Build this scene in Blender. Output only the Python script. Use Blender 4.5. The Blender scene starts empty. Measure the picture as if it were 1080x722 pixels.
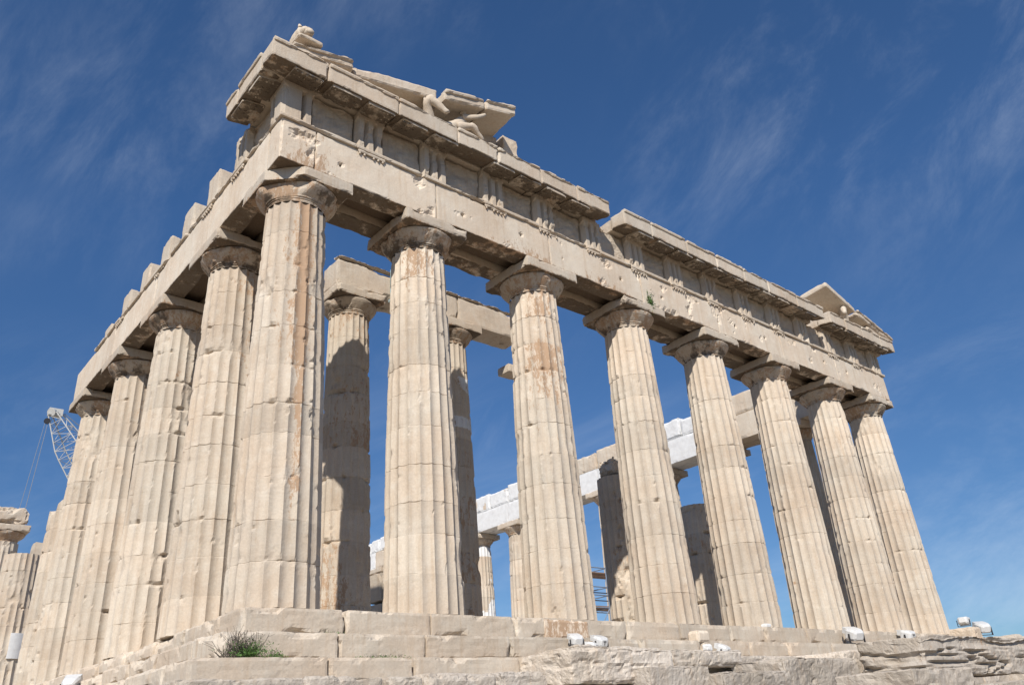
import bpy, math, random
import numpy as np
from mathutils import Matrix, Vector
random.seed(7); RNG=np.random.RandomState(5)
sc=bpy.context.scene; C=sc.collection
PI=math.pi
# ------------------------------------------------------------------ camera
cam_loc=(-6.138,-14.777,-2.461); yaw,pit,rol=0.73031,0.454908,-0.074839
d=np.array([math.sin(yaw)*math.cos(pit),math.cos(yaw)*math.cos(pit),math.sin(pit)])
rt=np.array([math.cos(yaw),-math.sin(yaw),0.]); up=np.cross(rt,d)
rt2=rt*math.cos(rol)+up*math.sin(rol); up2=-rt*math.sin(rol)+up*math.cos(rol)
cd=bpy.data.cameras.new('camera'); cam=bpy.data.objects.new('camera',cd); C.objects.link(cam)
M=Matrix.Identity(4)
for i in range(3):
    M[i][0]=rt2[i]; M[i][1]=up2[i]; M[i][2]=-d[i]; M[i][3]=cam_loc[i]
cam.matrix_world=M
cd.sensor_width=36; cd.lens=36*840.94/1080; cd.clip_start=.1; cd.clip_end=20000
sc.camera=cam
# ------------------------------------------------------------------ world and sun
SUN=Vector((-.87,-.77,1.0)).normalized()        # towards the sun
sun_el=math.asin(SUN.z); sun_az=math.atan2(SUN.x,SUN.y)
w=bpy.data.worlds.new("World"); sc.world=w; w.use_nodes=True
nt=w.node_tree; N=nt.nodes; L=nt.links
for n in list(N): N.remove(n)
def nd(t,**k):
    n=N.new(t)
    for a,b in k.items(): setattr(n,a,b)
    return n
out=nd('ShaderNodeOutputWorld'); bg=nd('ShaderNodeBackground'); sky=nd('ShaderNodeTexSky')
sky.sky_type='NISHITA'; sky.sun_disc=False; sky.sun_elevation=sun_el; sky.sun_rotation=sun_az
sky.altitude=900; sky.air_density=0.85; sky.dust_density=0.35; sky.ozone_density=3.2
bg.inputs[1].default_value=.105
geo=nd('ShaderNodeTexCoord')
def vrot(ax_deg,scale,loc=(0,0,0)):
    m=nd('ShaderNodeMapping'); m.inputs['Rotation'].default_value=[math.radians(a) for a in ax_deg]; m.inputs['Scale'].default_value=scale; m.inputs['Location'].default_value=loc
    L.new(geo.outputs['Generated'],m.inputs[0]); return m
def ramp(src,a,b):
    m=nd('ShaderNodeMapRange'); m.interpolation_type='SMOOTHSTEP'; m.inputs[1].default_value=a; m.inputs[2].default_value=b
    L.new(src,m.inputs[0]); return m.outputs[0]
def mul(a,b):
    m=nd('ShaderNodeMath',operation='MULTIPLY')
    for i,x in enumerate((a,b)):
        if isinstance(x,(int,float)): m.inputs[i].default_value=x
        else: L.new(x,m.inputs[i])
    return m.outputs[0]
def noise(m,s,det,rough=.6,dist=0.):
    n=nd('ShaderNodeTexNoise'); n.inputs['Scale'].default_value=s; n.inputs['Detail'].default_value=det; n.inputs['Roughness'].default_value=rough; n.inputs['Distortion'].default_value=dist
    L.new(m.outputs[0],n.inputs[0]); return n.outputs[0]
def along(s_,sc_,loc=(0,0,0)):
    s_=Vector(s_).normalized(); a_=s_.cross(Vector((.3,.5,.8))).normalized(); b_=s_.cross(a_)
    e_=Matrix((s_,a_,b_)).to_euler(); q=vrot([math.degrees(x) for x in e_],(1,1,1)); m=nd('ShaderNodeMapping'); m.inputs['Scale'].default_value=sc_; m.inputs['Location'].default_value=loc
    L.new(q.outputs[0],m.inputs[0]); return m
m1=along(rt2*.55+up2*.84,(1.0,2.9,2.9),(1.1,.9,2.7)); wisps=noise(m1,3.4,12,.70,.30)
m2=vrot((0,0,15),(1,1,1.4),(.7,2.2,.35)); cover=noise(m2,2.4,3,.5)
m3=along(rt2*.93+up2*.36,(.9,4.,4.),(5.,1.,2.)); low=noise(m3,2.2,10,.66,.3)
sep=nd('ShaderNodeSeparateXYZ'); L.new(geo.outputs['Generated'],sep.inputs[0])
lowmask=nd('ShaderNodeMapRange'); lowmask.inputs[1].default_value=.45; lowmask.inputs[2].default_value=.05; L.new(sep.outputs[2],lowmask.inputs[0])
c1=mul(mul(ramp(wisps,.40,.85),ramp(cover,.44,.70)),.17)
c2=mul(mul(ramp(low,.42,.78),lowmask.outputs[0]),.28)
mx=nd('ShaderNodeMath',operation='MAXIMUM'); L.new(c1,mx.inputs[0]); L.new(c2,mx.inputs[1])
tint=nd('ShaderNodeMix',data_type='RGBA',blend_type='MULTIPLY'); tint.inputs[0].default_value=1
L.new(sky.outputs[0],tint.inputs[6]); 
hz=nd('ShaderNodeMapRange'); hz.inputs[1].default_value=.0; hz.inputs[2].default_value=.55; L.new(sep.outputs[2],hz.inputs[0])
hc=nd('ShaderNodeMix',data_type='RGBA'); L.new(hz.outputs[0],hc.inputs[0]); hc.inputs[6].default_value=(.43,.54,.61,1); hc.inputs[7].default_value=(.59,.88,1.10,1); L.new(hc.outputs[2],tint.inputs[7])
mixc=nd('ShaderNodeMix',data_type='RGBA'); L.new(mx.outputs[0],mixc.inputs[0]); L.new(tint.outputs[2],mixc.inputs[6]); mixc.inputs[7].default_value=(7.6,8.3,9.2,1)
L.new(mixc.outputs[2],bg.inputs[0]); L.new(bg.outputs[0],out.inputs[0])
sl=bpy.data.lights.new('sun','SUN'); so=bpy.data.objects.new('sun',sl); C.objects.link(so)
sl.energy=5.0; sl.angle=math.radians(.53); sl.color=(1,.93,.84)
so.rotation_euler=SUN.to_track_quat('Z','Y').to_euler()
sc.view_settings.view_transform='Standard'; sc.view_settings.look='None'; sc.view_settings.exposure=.15; sc.view_settings.gamma=1
# ------------------------------------------------------------------ numpy noise
def _h(i,j,k,s):
    n=(i.astype(np.int64)*374761393+j.astype(np.int64)*668265263+k.astype(np.int64)*2147483647+s*1274126177)&0xffffffff
    n=((n^(n>>13))*1274126177)&0xffffffff; n=(n^(n>>16))&0xffffffff
    n=(n*2246822519)&0xffffffff; n^=(n>>15)
    return (n&0xffffff)/float(0xffffff)
def vn(p,s=0):
    f=np.floor(p); i=f.astype(np.int64); u=p-f; u=u*u*(3-2*u); r=0
    for a in(0,1):
        wa=u[:,0] if a else 1-u[:,0]
        for b in(0,1):
            wb=u[:,1] if b else 1-u[:,1]
            for c in(0,1):
                wc=u[:,2] if c else 1-u[:,2]
                r=r+wa*wb*wc*_h(i[:,0]+a,i[:,1]+b,i[:,2]+c,s)
    return r
def fbm(p,f=1.,o=4,s=0,g=.5,an=(1,1,1)):
    p=np.asarray(p,float)*f*np.array(an); r=0;a=1;t=0
    for k in range(o):
        r=r+a*vn(p+17.3*k,s+k*7); t+=a; a*=g; p=p*2.03
    return r/t
def sst(x,a,b):
    t=np.clip((x-a)/(b-a),0,1); return t*t*(3-2*t)
# ------------------------------------------------------------------ materials
def mat(name): 
    m=bpy.data.materials.new(name); m.use_nodes=True; return m
def marble(name='weathered_marble',A=(.520,.430,.335),B=(.56,.50,.415),Cc=(.43,.325,.225),D=(.63,.585,.505),bump=.55):
    m=mat(name); t=m.node_tree; n_=t.nodes; l=t.links; b=n_['Principled BSDF']
    def a(ty,**k):
        x=n_.new(ty)
        for q,v in k.items(): setattr(x,q,v)
        return x
    pos=a('ShaderNodeNewGeometry').outputs['Position']
    at=a('ShaderNodeAttribute',attribute_name='wear'); s=a('ShaderNodeSeparateColor'); l.new(at.outputs['Color'],s.inputs[0])
    def ns(sc_,det,rough=.6,scale=None):
        x=a('ShaderNodeTexNoise'); x.inputs['Scale'].default_value=sc_; x.inputs['Detail'].default_value=det; x.inputs['Roughness'].default_value=rough
        if scale:
            mp=a('ShaderNodeMapping'); mp.inputs['Scale'].default_value=scale; l.new(pos,mp.inputs[0]); l.new(mp.outputs[0],x.inputs[0])
        else: l.new(pos,x.inputs[0])
        return x.outputs[0]
    def mr(src,i0,i1,o0=0,o1=1):
        x=a('ShaderNodeMapRange'); x.inputs[1].default_value=i0;x.inputs[2].default_value=i1;x.inputs[3].default_value=o0;x.inputs[4].default_value=o1; l.new(src,x.inputs[0]); return x.outputs[0]
    def mth(op,x,y):
        q=a('ShaderNodeMath',operation=op)
        for i,v in enumerate((x,y)):
            if isinstance(v,(int,float)): q.inputs[i].default_value=v
            else: l.new(v,q.inputs[i])
        return q.outputs[0]
    def mix(f,c1,c2,bt='MIX'):
        q=a('ShaderNodeMix',data_type='RGBA',blend_type=bt)
        if isinstance(f,(int,float)): q.inputs[0].default_value=f
        else: l.new(f,q.inputs[0])
        for i,v in ((6,c1),(7,c2)):
            if isinstance(v,tuple): q.inputs[i].default_value=v+(1,)
            else: l.new(v,q.inputs[i])
        return q.outputs[2]
    big=ns(.55,5); mid=ns(3.2,6,.65); fine=ns(22,5,.7); streak=ns(1.0,6,.65,(7,7,.55)); hband=ns(1.0,5,.6,(.8,.8,9))
    col=mix(mr(big,.35,.65),A,B)
    col=mix(mr(streak,.50,.72,0,.55),col,Cc)
    col=mix(mr(mid,.52,.72,0,.45),col,D)
    col=mix(mr(hband,.58,.75,0,.30),col,(.38,.30,.23))
    v=mth('MULTIPLY',mr(s.outputs[0],0,1,.55,1.35),mr(fine,.25,.75,.88,1.10))
    col=mix(1.0,col,(1,1,1),'MULTIPLY'); 
    cm=a('ShaderNodeVectorMath',operation='SCALE'); l.new(col,cm.inputs[0]); l.new(v,cm.inputs['Scale']); col=cm.outputs[0]
    # new marble inserts, from the mesh's own record
    newc=mix(mr(mid,.4,.7),(.70,.71,.71),(.60,.60,.595))
    col=mix(mr(at.outputs['Alpha'],.4,.6),col,newc)
    # brown patina and black crust, also the painted shade in the peg holes
    patt=mth('ADD',s.outputs[1],mth('MULTIPLY',mth('SUBTRACT',ns(5.0,9,.80,(1.3,1.3,.5)),.5),2.1))
    patt=mth('SUBTRACT',patt,mr(ns(11,8,.75,(1.5,1.5,.6)),.52,.62,0,.30))
    col=mix(mr(patt,.48,.58,0,.85),col,mix(mr(fine,.3,.7),(.41,.26,.155),(.35,.235,.15)))
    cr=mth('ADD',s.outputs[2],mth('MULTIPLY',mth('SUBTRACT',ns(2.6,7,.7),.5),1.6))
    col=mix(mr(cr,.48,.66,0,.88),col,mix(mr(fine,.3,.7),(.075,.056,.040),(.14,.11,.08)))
    l.new(col,b.inputs['Base Color']); b.inputs['Roughness'].default_value=.82; b.inputs['Specular IOR Level'].default_value=.25
    bp=a('ShaderNodeBump'); bp.inputs['Strength'].default_value=bump; bp.inputs['Distance'].default_value=.02 if bump<.6 else .05
    hh=mth('ADD',mth('MULTIPLY',mid,1.2),mth('MULTIPLY',fine,.7)); l.new(hh,bp.inputs['Height']); l.new(bp.outputs[0],b.inputs['Normal'])
    return m
MB=marble()
MR=marble('grey_limestone',(.48,.42,.345),(.52,.47,.41),(.40,.31,.225),(.60,.56,.50),.7)
def simple(name,col,rough=.6,metal=0.,var=.15,sc_=8,bump=0.,emit=None):
    m=mat(name); t=m.node_tree; b=t.nodes['Principled BSDF']; b.inputs['Roughness'].default_value=rough; b.inputs['Metallic'].default_value=metal
    g=t.nodes.new('ShaderNodeNewGeometry'); x=t.nodes.new('ShaderNodeTexNoise'); x.inputs['Scale'].default_value=sc_; x.inputs['Detail'].default_value=6
    t.links.new(g.outputs['Position'],x.inputs[0]); q=t.nodes.new('ShaderNodeMix'); q.data_type='RGBA'; t.links.new(x.outputs[0],q.inputs[0])
    q.inputs[6].default_value=tuple(c*(1-var*1.6) for c in col)+(1,); q.inputs[7].default_value=tuple(min(1,c*(1+var*1.6)) for c in col)+(1,)
    t.links.new(q.outputs[2],b.inputs['Base Color'])
    if bump:
        bp=t.nodes.new('ShaderNodeBump'); bp.inputs['Strength'].default_value=bump; bp.inputs['Distance'].default_value=.05; t.links.new(x.outputs[0],bp.inputs['Height']); t.links.new(bp.outputs[0],b.inputs['Normal'])
    return m
M_ground=simple('limestone_ground',(.205,.160,.110),.95,var=.2,sc_=.8,bump=.6)
M_white=simple('white_plastic',(.58,.585,.58),.35,var=.12,sc_=14)
M_black=simple('black_plastic',(.03,.03,.035),.5)
M_glass=simple('lamp_glass',(.35,.38,.42),.15,var=.1)
M_crane=simple('white_crane_paint',(.50,.50,.48),.5,var=.08,sc_=1)
M_cable=simple('steel_cable',(.30,.33,.38),.5,.5)
M_steel=simple('scaffold_tube',(.25,.31,.40),.5,.3)
M_plank=simple('rusty_plank',(.24,.16,.12),.8)
M_twig=simple('dry_twig',(.10,.085,.07),.9)
M_leaf=simple('green_leaf',(.075,.16,.03),.6,var=.3,sc_=30)
M_clamp=simple('pale_steel_strap',(.45,.58,.60),.4,.3)
# ------------------------------------------------------------------ mesh helpers
def link(o,parent=None):
    C.objects.link(o)
    if parent: o.parent=parent
    return o
def mesh_obj(name,V,F,m,parent=None,wear=None,smooth=False,origin=None):
    """V (n,3) world coordinates; origin: where the object's origin stands."""
    V=np.asarray(V,float); og=np.array(origin if origin is not None else (0,0,0),float)
    if origin is None:
        og=np.array([V[:,0].mean(),V[:,1].mean(),V[:,2].min()])
    po=np.zeros(3)
    if parent is not None: po=np.array(parent['_o']) if '_o' in parent else np.zeros(3)
    me=bpy.data.meshes.new(name); me.from_pydata((V-og).tolist(),[],F if isinstance(F,list) else F.tolist()); me.update()
    if smooth: me.polygons.foreach_set('use_smooth',[True]*len(me.polygons))
    if wear is not None:
        at=me.color_attributes.new('wear','FLOAT_COLOR','POINT'); at.data.foreach_set('color',np.clip(np.asarray(wear,np.float32),0,1).ravel())
    me.materials.append(m)
    o=bpy.data.objects.new(name,me); link(o,parent); o.location=(og-po).tolist(); o['_o']=og.tolist(); return o
def empty(name,loc=(0,0,0)):
    o=bpy.data.objects.new(name,None); C.objects.link(o); o.location=loc; o['_o']=list(loc); o.empty_display_size=.3; return o
def tag(o,label,cat,group=None):
    o['label']=label; o['category']=cat
    if group: o['group']=group
    return o
def merge(parts):
    V=[];F=[];W=[];n=0
    for v,f,wv in parts:
        V.append(v); F+= [[int(i)+n for i in q] for q in f]; W.append(wv); n+=len(v)
    return np.concatenate(V),F,np.concatenate(W)
_gc={}
def boxgrid(nx,ny,nz):
    k=(nx,ny,nz)
    if k in _gc: return _gc[k]
    idx={};V=[];F=[]
    def v(i,j,k2):
        q=(i,j,k2)
        if q not in idx: idx[q]=len(V); V.append((i/nx,j/ny,k2/nz))
        return idx[q]
    for i in range(nx):
        for j in range(ny):
            F.append([v(i,j,0),v(i,j+1,0),v(i+1,j+1,0),v(i+1,j,0)]); F.append([v(i,j,nz),v(i+1,j,nz),v(i+1,j+1,nz),v(i,j+1,nz)])
    for i in range(nx):
        for k2 in range(nz):
            F.append([v(i,0,k2),v(i+1,0,k2),v(i+1,0,k2+1),v(i,0,k2+1)]); F.append([v(i,ny,k2),v(i,ny,k2+1),v(i+1,ny,k2+1),v(i+1,ny,k2)])
    for j in range(ny):
        for k2 in range(nz):
            F.append([v(0,j,k2),v(0,j,k2+1),v(0,j+1,k2+1),v(0,j+1,k2)]); F.append([v(nx,j,k2),v(nx,j+1,k2),v(nx,j+1,k2+1),v(nx,j,k2+1)])
    _gc[k]=(np.array(V),F); return _gc[k]
def block(x0,x1,y0,y1,z0,z1,res=.14,rough=.006,chip=.02,chipf=2.2,thr=.5,chipamp=.25,big=0.,bigf=.8,seed=0,br=None,pat=0.,crust=0.,new=0.,soff=0.,post=None,strata=0.):
    """a stone block with worn edges: (V,F,wear)"""
    h=np.array([(x1-x0)/2,(y1-y0)/2,(z1-z0)/2]); c=np.array([(x0+x1)/2,(y0+y1)/2,(z0+z1)/2])
    n=[max(2,min(95,int(round(2*a/res)))) for a in h]
    g,F=boxgrid(*n); P=(g*2-1)*h; Wd=P+c
    q=Wd+seed*3.7
    cn=chip*.5+np.maximum(0,fbm(q,chipf,4,11)-thr)*chipamp+chip*fbm(q,9,2,5)
    for _ in range(2):
        for a,b in((0,1),(1,2),(0,2)):
            da=h[a]-np.abs(P[:,a]); db=h[b]-np.abs(P[:,b]); s=np.maximum(0,cn-(da+db))/2
            P[:,a]-=np.sign(P[:,a])*s; P[:,b]-=np.sign(P[:,b])*s
    nrm=np.zeros_like(P); 
    for a in range(3): nrm[:,a]=np.where(np.abs(np.abs(g[:,a]*2-1)-1)<1e-6,np.sign(g[:,a]-.5),0)
    ln=np.linalg.norm(nrm,axis=1,keepdims=True); nrm/=np.maximum(ln,1e-6)
    dsp=-(fbm(q,3.5,4,3))*rough*2
    if big: dsp=dsp+(fbm(q,bigf,5,9,.6,(1,1,1.6))-.75)*big
    if strata:
        st=fbm(q,1.,2,31,.4,(.22,.22,2.6)) if strata>.3 else fbm(q,1.,4,31,.55,(.35,.35,4.5)); dsp=dsp-np.abs(st-.5)*strata*.5-strata*.28*np.exp(-((st-.5)/.022)**2)-strata*.2*np.exp(-((st-.40)/.018)**2)
    P=P+nrm*dsp[:,None]
    W0=P+c
    wr=np.zeros((len(P),4)); b0=br if br is not None else .5+(random.random()-.5)*.16
    wr[:,0]=b0+(fbm(q,1.2,3,21)-.5)*.3
    wr[:,1]=pat+(fbm(q,.7,3,22)-.5)*.5
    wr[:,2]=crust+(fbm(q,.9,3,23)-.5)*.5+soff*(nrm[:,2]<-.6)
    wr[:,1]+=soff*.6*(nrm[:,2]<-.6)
    wr[:,3]=new
    if post is not None: W0=post(W0)
    return W0,F,wr
def rot_about(V,p,ax,ang):
    R=np.array(Matrix.Rotation(ang,3,ax)); return (V-np.array(p))@R.T+np.array(p)
def tube(p0,p1,r,n=8):
    p0=np.array(p0,float);p1=np.array(p1,float);t=p1-p0;t/=np.linalg.norm(t)
    a=np.cross(t,[0,0,1.]); 
    if np.linalg.norm(a)<1e-3: a=np.array([1.,0,0])
    a/=np.linalg.norm(a);b=np.cross(t,a); V=[]
    for p in(p0,p1):
        for k in range(n):
            th=2*PI*k/n; V.append(p+r*(a*math.cos(th)+b*math.sin(th)))
    F=[[k,(k+1)%n,n+(k+1)%n,n+k] for k in range(n)]+[list(range(n))[::-1],list(range(n,2*n))]
    V=np.array(V); return V,F,np.tile([.5,.1,.0,0.],(len(V),1))
def cbox(x0,x1,y0,y1,z0,z1):
    g,F=boxgrid(1,1,1); V=g*np.array([x1-x0,y1-y0,z1-z0])+np.array([x0,y0,z0]); return V,F,np.tile([.5,.1,.0,0.],(len(V),1))
# ------------------------------------------------------------------ ground
def ground():
    xs=np.concatenate([[-9000,-2500,-700,-200,-90],np.linspace(-50,90,141),[130,260,800,2600,9000]])
    ys=np.concatenate([[-9000,-2500,-700,-200,-80],np.linspace(-40,110,151),[150,300,800,2600,9000]])
    X,Y=np.meshgrid(xs,ys,indexing='ij'); V=np.stack([X.ravel(),Y.ravel(),np.zeros(X.size)],1)
    V[:,2]=-4.15+(fbm(V*[1,1,0],.25,4,2)-.5)*.7
    r=np.hypot(V[:,0]-15,V[:,1]-30); V[:,2]-=np.clip((r-110)/200,0,1)*60
    nx,ny=len(xs),len(ys); F=[[i*ny+j,(i+1)*ny+j,(i+1)*ny+j+1,i*ny+j+1] for i in range(nx-1) for j in range(ny-1)]
    o=mesh_obj('ground',V,F,M_ground,smooth=True); o['kind']='structure'; o['label']='pale rocky limestone ground around the temple'
ground()
# ------------------------------------------------------------------ THE TEMPLE
T=empty('ruined_temple',(15,30,-2.2))
tag(T,'ancient Greek marble temple ruin with a row of fluted Doric columns','temple')
CX=[1.02,4.70]+[4.70+4.296*i for i in range(1,6)]+[29.86]
CY=[1.02,4.71]+[4.71+4.291*i for i in range(1,16)]
HZ=10.43
def column(cx,cy,z0=0.,ztop=9.57,Hfull=9.57,rb=.952,rtp=.741,seed=0,nth=160,dz=.085,cap=True,capz=None,chips=1.,pat=None,white=0.,broken=False,newz=None,capbreak=.0,crust=None,label=None,lean=(0,0),new_cap=0.):
    rs=np.random.RandomState(100+seed)
    nd_=11; dh=Hfull/nd_; js=[z0]+[z0+dh*(i+rs.uniform(-.12,.12)) for i in range(1,nd_)]+[z0+Hfull]
    zs=set(np.round(np.arange(z0,ztop+.001,dz),4).tolist()); zs.add(ztop)
    jj=[j for j in js[1:-1] if j<ztop-.05]
    zs={z for z in zs if all(abs(z-j)>.022 for j in jj)}
    for j in jj: zs|={j-.012,j-.004,j+.004,j+.012}
    zs=np.array(sorted(zs)); nz=len(zs)
    th=np.arange(nth)/nth*2*PI; TH,Z=np.meshgrid(th,zs,indexing='xy'); TH=TH.ravel();Z=Z.ravel()
    u=np.clip((Z-z0)/Hfull,0,1); R=rb+(rtp-rb)*u+.018*np.sin(PI*u)
    ph=(TH*20/(2*PI))%1.; fl=1-(2*ph-1)**2           # 0 at the arris, 1 in the flute
    P=np.stack([cx+R*np.cos(TH),cy+R*np.sin(TH),Z],1)
    q=P+seed*11.3
    keep=np.clip((Z-(z0+Hfull))/-.10,0,1)            # flutes end under the neck
    dep=.070*(R/.95)*fl**.9
    er=np.maximum(0,fbm(q,1.1,4,4)-.62)*.34*chips+np.maximum(0,fbm(q,4.5,3,6)-.66)*.28*chips
    di=np.searchsorted(np.array(js),Z+1e-6)-1; di=np.clip(di,0,nd_-1)
    off=rs.uniform(-.005,.005,nd_)[di]; jdep=rs.uniform(.0,1.,nd_+1)**1.6; br=rs.uniform(-.10,.10,nd_); bp_=rs.uniform(-.12,.18,nd_)
    jd=np.min(np.abs(Z[:,None]-np.array(jj)[None,:]),axis=1) if jj else np.ones_like(Z)
    er=er+np.maximum(0,fbm(q,2.4,3,8)-.58)*.50*np.exp(-(jd/.055)**2)*chips
    er_a=er+.004+.012*np.maximum(0,fbm(q,5,3,12)-.48)*chips
    r=R-np.maximum(dep,er_a)-.25*er-(fbm(q,7,3,14)-.5)*.006+off
    jn=np.argmin(np.abs(Z[:,None]-np.array(js)[None,:]),axis=1)
    r=r-np.where(jd<.005,.001+.008*jdep[jn]+.05*np.maximum(0,fbm(q,3,2,15)-.5),0)
    P[:,0]=cx+r*np.cos(TH); P[:,1]=cy+r*np.sin(TH)
    if broken:
        k=Z>ztop-.75; lim=ztop-.05-.62*sst(fbm(q*[1,1,0],1.3,3,18),.35,.7); P[:,2]=np.where(k,np.minimum(P[:,2],lim),P[:,2])
    wr=np.zeros((len(P),4)); wr[:,0]=.5+br[di]+(fbm(q,.9,3,19)-.5)*.22+(.20*sst(Z,6.0,8.8) if seed<8 and seed>0 else 0)
    wr[:,1]=bp_[di]+(.10 if pat is None else pat(TH,Z,P))+(fbm(q,.8,3,20,.5,(1,1,.6))-.5)*.55
    wr[:,2]=(-.05 if crust is None else crust(TH,Z,P))+(fbm(q,1.,3,25)-.5)*.4
    if newz is not None: wr[:,3]=newz(TH,Z,P)
    i=np.arange(nth); F=[]
    for k in range(nz-1):
        a=k*nth; F+=np.stack([a+i,a+(i+1)%nth,a+nth+(i+1)%nth,a+nth+i],1).tolist()
    c=len(P); P=np.vstack([P,[[cx,cy,zs[0]],[cx,cy,P[-nth:,2].mean()]]]); wr=np.vstack([wr,[[.5,.1,0,0],[.5,.1,0,0]]])
    F+= [[c,(a+1)%nth,a] for a in range(nth)]; b=(nz-1)*nth; F+=[[c+1,b+a,b+(a+1)%nth] for a in range(nth)]
    sh=mesh_obj('column',P,F,MB,T,wr,origin=(cx,cy,z0))
    if label: sh['label']=label
    if cap:
        cz=capz if capz is not None else ztop
        capital(cx,cy,cz,rtp,sh,seed,capbreak,nth,crust is not None,new_cap)
    return sh
def capital(cx,cy,cz,r0,parent,seed,cb=0.,nth=96,dark=False,new=0.):
    nth=96
    prof=[(r0*.985,-.0),(r0*1.0,.04),(r0*.985,.07),(r0*1.02,.085),(r0*1.02,.12),(r0*1.06,.13),(r0*1.07,.16),(r0*1.14,.22),(r0*1.23,.30),(r0*1.315,.38),(r0*1.36,.44),(r0*1.375,.48),(r0*1.34,.513)]
    th=np.arange(nth)/nth*2*PI; P=[];
    for r,z in prof:
        P.append(np.stack([cx+r*np.cos(th),cy+r*np.sin(th),np.full(nth,cz+z)],1))
    P=np.concatenate(P); q=P+seed*5.1; dr=np.maximum(0,fbm(q,1.6,4,33)-.55)*.5+(fbm(q,6,3,34)-.5)*.02
    c=np.array([cx,cy,0]); v=P-c; v[:,2]=0; rr=np.linalg.norm(v,axis=1,keepdims=True); 
    if cb:   # outer corner knocked off
        dcor=((P[:,0]-cx)*-1+(P[:,1]-cy)*-1)/1.414; dr=dr+cb*np.maximum(0,dcor-.72)*.7
    P=P-v/rr*dr[:,None]; i=np.arange(nth); F=[]
    for k in range(len(prof)-1):
        a=k*nth; F+=np.stack([a+i,a+(i+1)%nth,a+nth+(i+1)%nth,a+nth+i],1).tolist()
    wr=np.zeros((len(P),4)); wr[:,0]=.48+(fbm(q,1.,3,35)-.5)*.3; wr[:,1]=.50+(fbm(q,.9,3,36)-.5)*.8; wr[:,2]=.40*dark+(fbm(q,1.3,3,37)-.5)*.8; wr[:,3]=new
    # annulet crust just above the neck
    wr[:,2]+=.10*dark*np.exp(-((P[:,2]-cz-.08)/.10)**2)
    hw=1.035*(r0/.741)
    def post(V):
        if cb:
            dc=-((V[:,0]-cx)+(V[:,1]-cy))/1.414; lim=.95+.12*(fbm(V,1.5,3,40)-.5)
            s=np.maximum(0,dc-lim); V=V.copy(); V[:,0]+=s/1.414; V[:,1]+=s/1.414
        return V
    A=block(cx-hw,cx+hw,cy-hw,cy+hw,cz+.513,cz+.86,res=.09,chip=.02,chipamp=.55,thr=.53,seed=seed,crust=.06+.10*dark,pat=.26,post=post,soff=.55*dark,new=new)
    V,F2,W=merge([(P,F,wr),A]); mesh_obj('capital',V,F2,MB,parent,W,origin=(cx,cy,cz))
# --- facade columns
def stained(z_lo,z_hi,amp,th0=None,wid=1.2):
    def f(TH,Z,P):
        a=amp*sst(Z,z_lo,z_hi)
        if th0 is not None:
            dth=np.abs((TH-th0+PI)%(2*PI)-PI); a=a*np.exp(-(dth/wid)**2)
        return .06+a
    return f
ncrust=lambda TH,Z,P: -.08+.42*sst(Z,9.1,9.55)
TOC=math.atan2(-.8,-.45)
def corner_pat(TH,Z,P):
    a=(TH+PI)%(2*PI)-PI
    return .06+.62*np.exp(-((a+1.62)/.20)**2)*sst(Z,.8,3.)+.42*sst(Z,4,8.5)*np.exp(-((a+1.8)/.7)**2)
pats=[corner_pat,stained(6.5,9.2,.42,-2.2,.9),stained(3.2,7.0,.46,-2.1,1.1),stained(7.2,9.4,.2),stained(7.5,9.4,.15),stained(8,9.4,.18),stained(8,9.4,.12),stained(8,9.4,.15)]
for k in range(8):
    column(CX[k],1.02,seed=k,pat=pats[k],crust=ncrust,chips=[1.0,.75,.8,.7,.7,.7,.7,.8][k],capbreak=1. if k==0 else 0.,nth=200 if k<3 else 160,dz=.07 if k<3 else .085)
# --- south flank
for k in range(1,5):
    column(1.02,CY[k],seed=20+k,pat=stained(5,9.3,.22,-1.4,1.2),crust=lambda TH,Z,P:-.08+.35*sst(Z,9.2,9.5),chips=1.1)
column(1.34,CY[5]-.4,seed=26,ztop=7.35,cap=False,broken=True,chips=1.3,label='broken column stump without capital')
column(1.42,CY[7],seed=27,ztop=6.9,cap=False,broken=False,chips=1.5,label='far left column stump with a white marble patch')
sc8=column(1.02,CY[8],seed=28,ztop=8.35,capz=8.35,chips=1.0,dz=.12)
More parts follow.
